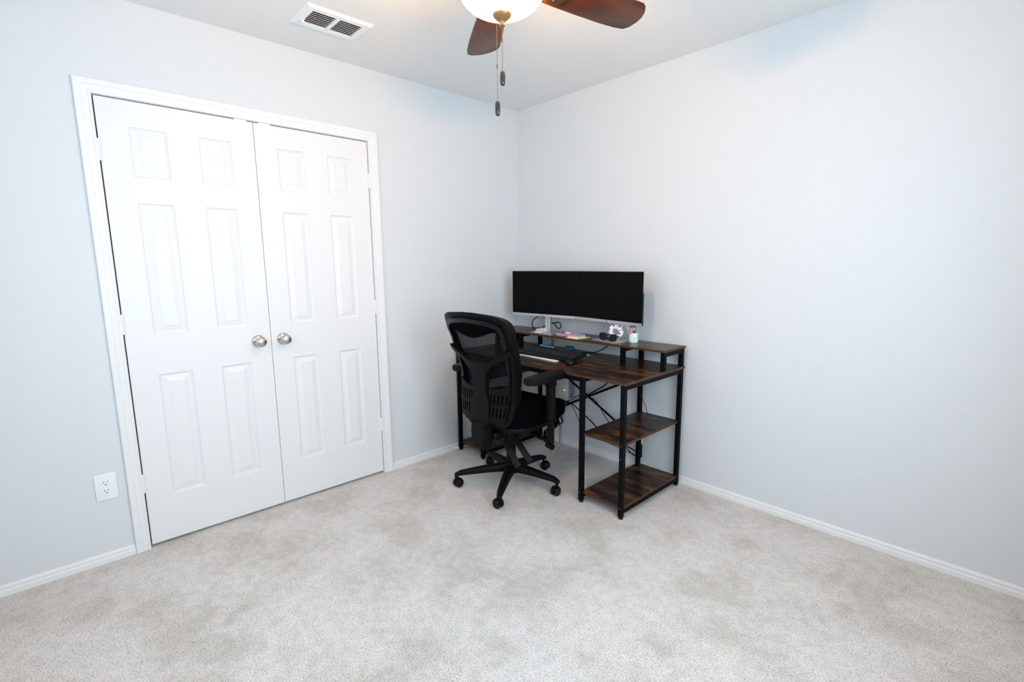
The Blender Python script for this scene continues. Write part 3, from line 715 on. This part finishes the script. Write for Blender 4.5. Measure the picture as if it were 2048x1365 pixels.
# mouse
r = thing('computer_mouse', 'black computer mouse at the right front corner of the keyboard', 'mouse', (0.922, -0.457, ZD), R(18)); r.scale = (0.9, 0.9, 0.95)
bm = B(); bmesh.ops.create_uvsphere(bm, u_segments=28, v_segments=16, radius=1.0)
for v_ in bm.verts:
    x, y, z = v_.co; sq = 1.0
    v_.co = Vector((math.copysign(abs(x)**0.8, x)*0.032, math.copysign(abs(y)**0.8, y)*0.054, (max(z, -0.35)+0.35)*0.0275))
obj('mouse_shell', bm, M_gloss, r, 60)
bm = B(); tube(bm, [(-0.003, 0.034, 0.0305), (0.003, 0.034, 0.0305)], 0.007, 12); obj('scroll_wheel', bm, M_slot, r)
bm = B(); box(bm, -0.0005, 0.0005, 0.012, 0.026, 0.0345, 0.0362); obj('button_split', bm, M_slot, r)
# teal cloth and cables at the back of the desktop
bm = B(); bmesh.ops.create_icosphere(bm, subdivisions=3, radius=1.0)
for v_ in bm.verts: k = 1+random.uniform(-0.12, 0.12); v_.co = Vector((v_.co.x*0.040*k, v_.co.y*0.034*k, max(0, (v_.co.z*0.8+0.25)*0.026*k)))
o = obj('cleaning_cloth', bm, M_teal, None, 50); o.location = (0.588, -0.080, ZD); tag(o, 'crumpled teal cloth on the desktop under the raised shelf', 'cloth')
cable('black cable coiled across the desktop under the raised shelf', [(0.40, -0.052, 0.81), (0.405, -0.055, 0.775), (0.42, -0.075, 0.748), (0.49, -0.125, 0.740), (0.56, -0.150, 0.7385), (0.66, -0.150, 0.7385), (0.74, -0.120, 0.7385), (0.80, -0.08, 0.742), (0.86, -0.055, 0.770), (0.90, -0.05, 0.81)], 0.0034, name='monitor_cable')
cable('thin black cable dropping from the raised shelf to the desktop', [(0.425, -0.045, 0.836), (0.43, -0.048, 0.80), (0.425, -0.06, 0.765), (0.44, -0.08, 0.739)], 0.0024, name='monitor_cable')

# blue packet on the left tower shelf
r = thing('blue_packet', 'bright blue packet on the left side shelf under the desk', 'packet', (0.105, -0.565, 0.5632), R(8))
bm = B(); box(bm, -0.055, 0.055, -0.040, 0.040, 0, 0.034, 0.006, 2); obj('packet_body', bm, M_bluebox, r)
bm = B(); box(bm, -0.050, 0.010, -0.034, 0.034, 0.0342, 0.044, 0.003, 1); obj('packet_top', bm, M_white, r)

# router on the wall under the desk
r = thing('router', 'pale grey upright router with yellow light on the wall under the desk', 'router', (0.52, 0, 0.36))
bm = B(); box(bm, -0.045, 0.045, -0.066, -0.002, 0.0, 0.185, 0.004, 2); obj('router_case', bm, M_router, r)
bm = B()
for k in range(17): box(bm, 0.0448, 0.0456, -0.060, -0.012, 0.014+k*0.0095, 0.018+k*0.0095)
obj('vent_slits', bm, M_key, r)
bm = B()
for k in range(3): box(bm, 0.004+k*0.008, 0.009+k*0.008, -0.0668, -0.0658, 0.070, 0.073)
obj('status_light', bm, M_led, r)
cable('dark blue network cable curving down beside the router', [(0.575, -0.028, 0.485), (0.590, -0.030, 0.455), (0.586, -0.030, 0.420), (0.570, -0.030, 0.385), (0.52, -0.03, 0.30), (0.47, -0.03, 0.15), (0.46, -0.03, 0.004)], 0.0028, M_cordb, name='network_cable')
cable('white cable hanging down the wall right of the router', [(0.600, -0.012, 0.455), (0.602, -0.012, 0.42), (0.590, -0.012, 0.37), (0.53, -0.014, 0.28), (0.49, -0.018, 0.14), (0.485, -0.02, 0.004)], 0.0028, M_cordw, name='network_cable')
cable('white cable running straight down the wall left of the router', [(0.205, -0.008, 0.70), (0.205, -0.008, 0.50), (0.20, -0.008, 0.30), (0.20, -0.016, 0.10), (0.20, -0.020, 0.004)], 0.0020, M_cordw, name='network_cable')
# cables behind the cross brace, gathered near the chair
gx = (0.615, -0.070, 0.362)
cable('thick black cable rising right along the cross brace', [(0.50, -0.075, 0.33), gx, (0.69, -0.065, 0.405), (0.78, -0.060, 0.462), (0.90, -0.060, 0.55), (0.97, -0.058, 0.69)], 0.0042)
cable('thin black cable arching above the thick cable on the brace', [(0.52, -0.080, 0.34), (0.60, -0.078, 0.375), (0.655, -0.070, 0.412), (0.72, -0.066, 0.420), (0.80, -0.066, 0.415), (0.845, -0.064, 0.37), (0.90, -0.06, 0.30), (0.97, -0.055, 0.24), (1.09, -0.045, 0.19)], 0.0026)
cable('black cable pair sloping down to the middle desk leg', [(0.52, -0.085, 0.36), (0.62, -0.082, 0.350), (0.70, -0.078, 0.305), (0.78, -0.075, 0.262), (0.88, -0.075, 0.20), (1.0, -0.07, 0.17), (1.08, -0.06, 0.150), (1.145, -0.030, 0.115)], 0.0042)
cable('thin black cable drooping lowest towards the baseboard', [(0.53, -0.09, 0.37), (0.615, -0.088, 0.345), (0.66, -0.08, 0.275), (0.70, -0.075, 0.205), (0.76, -0.07, 0.155), (0.84, -0.07, 0.145), (0.96, -0.072, 0.14), (1.06, -0.065, 0.12), (1.145, -0.028, 0.10)], 0.0024)
cable('thin black cable hanging under the desktop inside the right side shelves', [(1.19, -0.24, 0.715), (1.20, -0.20, 0.64), (1.205, -0.16, 0.56), (1.225, -0.12, 0.47), (1.23, -0.10, 0.409)], 0.0018)
r = thing('coiled_cord', 'curly black cord with silver plug hanging at the back of the right shelves', 'cord', (1.175, -0.070, 0.0))
bm = B(); pts = []
for k in range(150):
    a = k*0.75; pts.append((0.004+0.0075*math.cos(a), -0.012+0.0075*math.sin(a), 0.205-k*0.0006))
tube(bm, pts, 0.0022, 6); obj('cord_coil', bm, M_cord, r, 60)
bm = B(); tube(bm, [(0.008, -0.015, 0.252), (0.019, -0.016, 0.207)], 0.0050, 10); obj('silver_plug', bm, M_silver, r)
bm = B(); tube(bm, bez([(-0.150, -0.012, 0.190), (-0.098, -0.015, 0.151), (-0.050, -0.020, 0.125), (-0.012, -0.016, 0.112), (0.003, -0.012, 0.117)], 6), 0.0032, 8); obj('cord_tail', bm, M_cord, r, 60)
# spring-less door stop on the baseboard
r = thing('door_stop', 'small round white door stop on the left baseboard near the desk', 'door stop', (0.0128, -0.655, 0.020))
bm = B(); lathe(bm, [(0, 0), (0.010, 0), (0.010, 0.004), (0.005, 0.007), (0.0055, 0.018), (0.009, 0.020), (0.009, 0.028), (0, 0.029)], 18, Matrix.Rotation(R(90), 4, 'Y')); obj('stop_body', bm, M_white, r)

# ------------------------------------------------------------------ office chair (local: +Y is the way it faces)
chair = thing('office_chair', 'black mesh back office chair on five casters pushed up to the desk', 'chair', (0.692, -0.741, 0), R(5))
# star base
for k, a_ in enumerate((-124.2, -54.5, 16.0, 90.8, 165.0)):
    a = R(a_-5)
    T = Matrix.Rotation(a, 4, 'Z'); LR = (0.345, 0.336, 0.320, 0.305, 0.324)[k]-0.012
    bm = B(); n = 10; rings = []
    for i in range(n+1):
        t = i/n; xx = 0.018+t*(LR-0.006); wd = 0.031-0.013*t; top = 0.137-0.038*t**1.4+(-0.010*max(0, (t-0.93)/0.07)); hh = 0.048-0.026*t
        if i == n: wd *= 0.8
        pr_ = []
        for (uu_, vv_) in ((-1, -1), (-1.05, -0.2), (-0.72, 0.8), (-0.3, 1.0), (0.3, 1.0), (0.72, 0.8), (1.05, -0.2), (1, -1)):
            pr_.append(bm.verts.new((xx, uu_*wd, top-hh+(vv_+1)/2*hh)))
        rings.append(pr_)
    for A, C in zip(rings, rings[1:]):
        for q in range(8): bm.faces.new((A[q], A[(q+1) % 8], C[(q+1) % 8], C[q]))
    bm.faces.new(rings[0]); bm.faces.new(rings[-1][::-1])
    bmesh.ops.transform(bm, matrix=T, verts=bm.verts); leg = obj('base_leg', bm, M_plastic, chair, 40)
    # twin-wheel caster
    Tc = T @ Matrix.Translation((LR, 0, 0)) @ Matrix.Rotation(R(35+k*23), 4, 'Z')
    bm = B()
    tube(bm, [(0, 0, 0.045), (0, 0, 0.088)], 0.0075, 10)
    hood = []
    for i in range(11):
        b = R(-25+i*20.5); hood.append((0.0285*math.cos(b)-0.012, 0.0285*math.sin(b)+0.029))
    ol = hood+[(-0.012+0.010*math.cos(R(180)), 0.029)]
    prism(bm, ol, -0.011, 0.011, Matrix.Rotation(R(90), 4, 'X'), 0, 1)
    bmesh.ops.transform(bm, matrix=Tc, verts=bm.verts); cs = obj('caster', bm, M_plastic, chair, 40)
    for s_ in (-1, 1):
        bm = B(); lathe(bm, [(0, 0), (0.018, 0.001), (0.025, 0.0), (0.0275, 0.003), (0.0275, 0.013), (0.024, 0.0165), (0.010, 0.0175), (0, 0.0175)], 28, Tc @ Matrix.Translation((-0.012, s_*0.0045, 0.0275)) @ Matrix.Rotation(R(-90*s_), 4, 'X')); obj('wheel', bm, M_gloss, cs, 40)
bm = B(); lathe(bm, [(0, 0.072), (0.038, 0.074), (0.044, 0.085), (0.042, 0.135), (0.036, 0.142), (0.030, 0.143), (0, 0.143)], 36); obj('base_hub', bm, M_plastic, chair, 40)
bm = B(); lathe(bm, [(0.0, 0.14), (0.0295, 0.14), (0.0275, 0.31), (0.026, 0.315), (0, 0.315)], 28); lathe(bm, [(0, 0.31), (0.014, 0.31), (0.014, 0.385), (0, 0.385)], 20); obj('gas_lift', bm, M_plastic, chair, 40)
# mechanism and levers
bm = B(); box(bm, -0.080, 0.080, -0.14, 0.11, 0.352, 0.405, 0.012, 3); box(bm, -0.055, 0.055, -0.195, -0.10, 0.332, 0.382, 0.012, 3); box(bm, -0.040, 0.040, -0.05, 0.06, 0.335, 0.36, 0.006, 2)
tube(bm, [(-0.09, -0.055, 0.350), (0.095, -0.055, 0.350)], 0.017, 16)
obj('tilt_mechanism', bm, M_gloss, chair, 40)
for (p0, p1, p2) in (((0.045, -0.09, 0.345), (0.085, -0.140, 0.322), (0.190, -0.150, 0.205)), ((0.075, -0.03, 0.355), (0.115, -0.085, 0.330), (0.225, -0.085, 0.225))):
    bm = B(); seg_box(bm, p0, p1, 0.014, 0.012, 0.003, (0, -1, 0.3)); seg_box(bm, p1, p2, 0.038, 0.008, 0.003, (0.75, -0.6, 0.5)); obj('lever', bm, M_plastic, chair, 40)
# seat
def pillow(bm, w_, d_, z0, z1, cy=0.0, r_=0.10, sag=0.0):
    ol = rrect(w_, d_, r_, 8); lv = [(0.93, 0.0), (0.985, 0.14), (1.0, 0.40), (0.995, 0.68), (0.965, 0.88), (0.90, 0.97), (0.6, 1.0)]
    rings = []
    for sc_, t in lv:
        ring = []
        for x, y in ol:
            q = 1-0.18*max(0, y/(d_/2))**3*t
            ring.append(bm.verts.new((x*sc_, y*sc_+cy, z0+(z1-z0)*t*q-sag*max(0, y/(d_/2))**3)))
        rings.append(ring)
    n = len(ol)
    for A, C in zip(rings, rings[1:]):
        for k in range(n): bm.faces.new((A[k], A[(k+1) % n], C[(k+1) % n], C[k]))
    bm.faces.new(rings[0][::-1]); bm.faces.new(rings[-1])
bm = B(); pillow(bm, 0.515, 0.500, 0.432, 0.553, 0.035, 0.13, 0.02); obj('seat', bm, M_fabric, chair, 60)
bm = B(); pillow(bm, 0.470, 0.440, 0.395, 0.440, 0.030, 0.11); obj('seat_pan', bm, M_plastic, chair, 50)
# arm rests
for s_ in (-1, 1):
    ax, ay = (0.308 if s_ > 0 else -0.245), -0.010
    px_ = ax if s_ < 0 else 0.300
    bm = B(); prism(bm, rrect(0.052, 0.036, 0.012), 0.470, 0.690, Matrix.Translation((ax, ay, 0)), 0.002, 1); box(bm, ax-0.026, ax+0.026, ay-0.024, ay+0.024, 0.662, 0.700, 0.005, 2)
    ap = obj('arm_sleeve', bm, M_plastic, chair, 40)
    bm = B(); prism(bm, rrect(0.040, 0.026, 0.008), 0.335, 0.475, Matrix.Translation((ax, ay, 0)))
    seg_box(bm, (ax, ay, 0.345), (s_*0.20, ay+0.005, 0.362), 0.055, 0.016, 0.004)
    seg_box(bm, (s_*0.21, ay+0.005, 0.362), (s_*0.06, ay+0.01, 0.378), 0.055, 0.012, 0.003)
    tube(bm, [(ax-s_*0.020, ay-0.005, 0.325), (ax+s_*0.024, ay-0.012, 0.318)], 0.0175, 14)
    obj('arm_bracket', bm, M_plastic, chair, 40)
    bm = B(); ol = []
    for x, y in rrect(0.098, 0.300, 0.034, 7): ol.append((x*(1-0.10*max(0, -y/0.15)), y))
    prism(bm, ol, 0.702, 0.735, Matrix.Translation((px_+s_*0.008, -0.060, 0)), 0.009, 3); obj('arm_pad', bm, M_plastic, chair, 50)
# fabric straps and the tie under the seat
bm = B(); tube(bm, bez([(0.238, 0.02, 0.398), (0.262, 0.03, 0.360), (0.268, 0.045, 0.30), (0.272, 0.06, 0.23)], 6), 0.0013, 6); tube(bm, bez([(0.238, 0.02, 0.392), (0.255, -0.02, 0.352), (0.285, -0.045, 0.352)], 6), 0.0018, 6); obj('tie_cord', bm, M_strap, chair, 60)
bm = B()
for q in range(4): tube(bm, bez([(0.255-q*0.01, 0.06+q*0.045, 0.425), (0.262-q*0.01, 0.075+q*0.045, 0.385), (0.235-q*0.01, 0.085+q*0.04, 0.365)], 5), 0.006, 8, flat=0.5)
seg_box(bm, (0.225, 0.02, 0.352), (0.18, 0.23, 0.372), 0.030, 0.010, 0.003); obj('seat_straps', bm, M_fabric, chair, 50)

# back: everything lies on one curved surface
def lin(tab, z):
    if z <= tab[0][0]: return tab[0][1]
    for (a, b), (c, d) in zip(tab, tab[1:]):
        if z <= c:
            t = (z-a)/(c-a); t = t*t*(3-2*t)*0.5+t*0.5; return b+(d-b)*t
    return tab[-1][1]
YT = [(0.30, -0.270), (0.42, -0.255), (0.50, -0.245), (0.60, -0.235), (0.70, -0.238), (0.80, -0.255), (0.90, -0.300), (1.00, -0.340), (1.08, -0.372)]
HW = [(0.435, 0.172), (0.46, 0.180), (0.52, 0.190), (0.62, 0.201), (0.72, 0.211), (0.82, 0.219), (0.92, 0.229), (1.0, 0.239), (1.06, 0.240)]
def surf(off): return lambda x, z: (x, lin(YT, z)+0.052*(x/0.24)**2+off, z)
# closed outline from the half-width table with rounded ends
def outline(ins, zt, zb, n=120):
    pts = []
    # superellipse-like param: go around
    for k in range(n):
        a = 2*math.pi*k/n; c, s_ = math.cos(a), math.sin(a)
        e = 0.18
        uu_ = math.copysign(abs(c)**e, c); vv_ = math.copysign(abs(s_)**e, s_)
        zc = (zt+zb)/2; zh = (zt-zb)/2
        z = zc+vv_*zh
        hw = lin(HW, z)+0.004-ins
        q_ = max(0.0, min(1.0, (z-(zt-0.12))/0.12)); q_ = q_*q_*(3-2*q_)
        pts.append((uu_*hw, z+0.034*(1-abs(uu_)**2.2)*q_))
    return pts
ZTOP, ZBOT = 1.042, 0.445
def ring_plate(bm, i0, zt0, zb0, i1, zt1, zb1, f0, f1, m=3):
    A, C = outline(i0, zt0, zb0), outline(i1, zt1, zb1)
    P = [[(a[0]+(c[0]-a[0])*j/m, a[1]+(c[1]-a[1])*j/m) for j in range(m+1)] for a, c in zip(A, C)]
    plate(bm, P, f0, f1, None, True)
bm = B(); ring_plate(bm, 0.0, ZTOP, ZBOT, 0.030, ZTOP-0.036, ZBOT+0.030, surf(0.010), surf(0.052), 3)
bmesh.ops.bevel(bm, geom=[e for e in bm.edges if len(e.link_faces) == 2 and e.calc_face_angle(0) > R(50)], offset=0.007, segments=2, affect='EDGES', profile=0.5)
obj('outer_frame', bm, M_plastic, chair, 50)
bm = B(); ring_plate(bm, 0.022, ZTOP-0.030, ZBOT+0.022, 0.040, ZTOP-0.052, ZBOT+0.045, surf(-0.002), surf(0.030), 2)
bmesh.ops.bevel(bm, geom=[e for e in bm.edges if len(e.link_faces) == 2 and e.calc_face_angle(0) > R(50)], offset=0.004, segments=2, affect='EDGES', profile=0.5)
obj('inner_frame', bm, M_gloss, chair, 50)
# mesh panel
P = []
for i in range(29):
    z = ZBOT+0.030+(ZTOP-0.030-ZBOT-0.030)*i/28; hw = lin(HW, z)-0.028
    P.append([(-hw+2*hw*j/20, z) for j in range(21)])
bm = B(); plate(bm, P, surf(0.022), surf(0.0235)); obj('back_mesh', bm, M_mesh, chair, 60)
# wavy head band at the top of the mesh
P = []
for j in range(33):
    x = -0.205+0.410*j/32; lowz = 0.958-0.020*math.cos(x/0.205*math.pi*1.15)
    P.append([(x, lowz+(1.020-lowz)*i/4) for i in range(5)])
bm = B(); plate(bm, P, surf(0.008), surf(0.021)); obj('head_band', bm, M_fabric, chair, 50)
# Y-shaped yoke: two arms running down into a spine
def band(bm, C_, f0, f1):
    P = [[(a[0]+(b[0]-a[0])*j/3, a[1]+(b[1]-a[1])*j/3) for j in range(4)] for a, b in C_]
    plate(bm, P, f0, f1)
bm = B()
for s_ in (-1, 1):
    topc = bez([(s_*0.222, 0.880, 0), (s_*0.17, 0.852, 0), (s_*0.10, 0.818, 0), (s_*0.045, 0.800, 0), (0.0, 0.797, 0)], 6)
    botc = bez([(s_*0.222, 0.848, 0), (s_*0.17, 0.818, 0), (s_*0.115, 0.792, 0), (s_*0.062, 0.752, 0), (0.0, 0.735, 0)], 6)
    band(bm, [((a.x, a.y), (b.x, b.y)) for a, b in zip(topc, botc)], surf(-0.024), surf(0.004))
lc = []
for i in range(18):
    z = 0.765-i*(0.765-0.445)/17; hw = 0.060-0.010*math.sin(max(0, min(1, (0.765-z)/0.2))*math.pi)+(0.010 if z < 0.62 else 0)*min(1, (0.62-z)/0.04)
    lc.append(((-hw, z), (hw, z)))
band(bm, lc, surf(-0.0235), surf(0.002))
obj('back_yoke', bm, M_plastic, chair, 40)
# lower shell with two rows of five slots each side
xs = [0.060]
for k in range(5): xs += [0.070+k*0.0255, 0.070+k*0.0255+0.0115]
xs += [0.190]
zs = [0.463, 0.492, 0.548, 0.566, 0.622, 0.650]
for s_ in (-1, 1):
    P = []
    for i, x in enumerate(xs):
        col_ = []
        for j, z in enumerate(zs):
            zz = z+0.030*(x/0.19)**3*(1 if j == 5 else 0.25); lim = lin(HW, z)-0.014
            col_.append((s_*x*(lim/0.190), zz))
        P.append(col_)
    # finer rows for curvature come from the slots' own edges
    bm = B(); plate(bm, P, surf(-0.014), surf(-0.003), lambda i, j: not (i % 2 == 1 and j in (1, 3)))
    obj('lumbar_shell', bm, M_plastic, chair, 30)
# spine cover that drops below the back and runs forward to the mechanism
bm = B()
ol = [(-0.052, 0.0), (0.052, 0.0), (0.056, 0.10), (0.054, 0.155), (-0.054, 0.155), (-0.056, 0.10)]
prism(bm, [(x*0.86, z+0.306) for x, z in ol], 0.205, 0.282, Matrix.Rotation(R(90), 4, 'X'), 0.007, 2)
seg_box(bm, (0, -0.225, 0.352), (0, -0.13, 0.362), 0.070, 0.042, 0.006)
obj('spine_cover', bm, M_plastic, chair, 40)
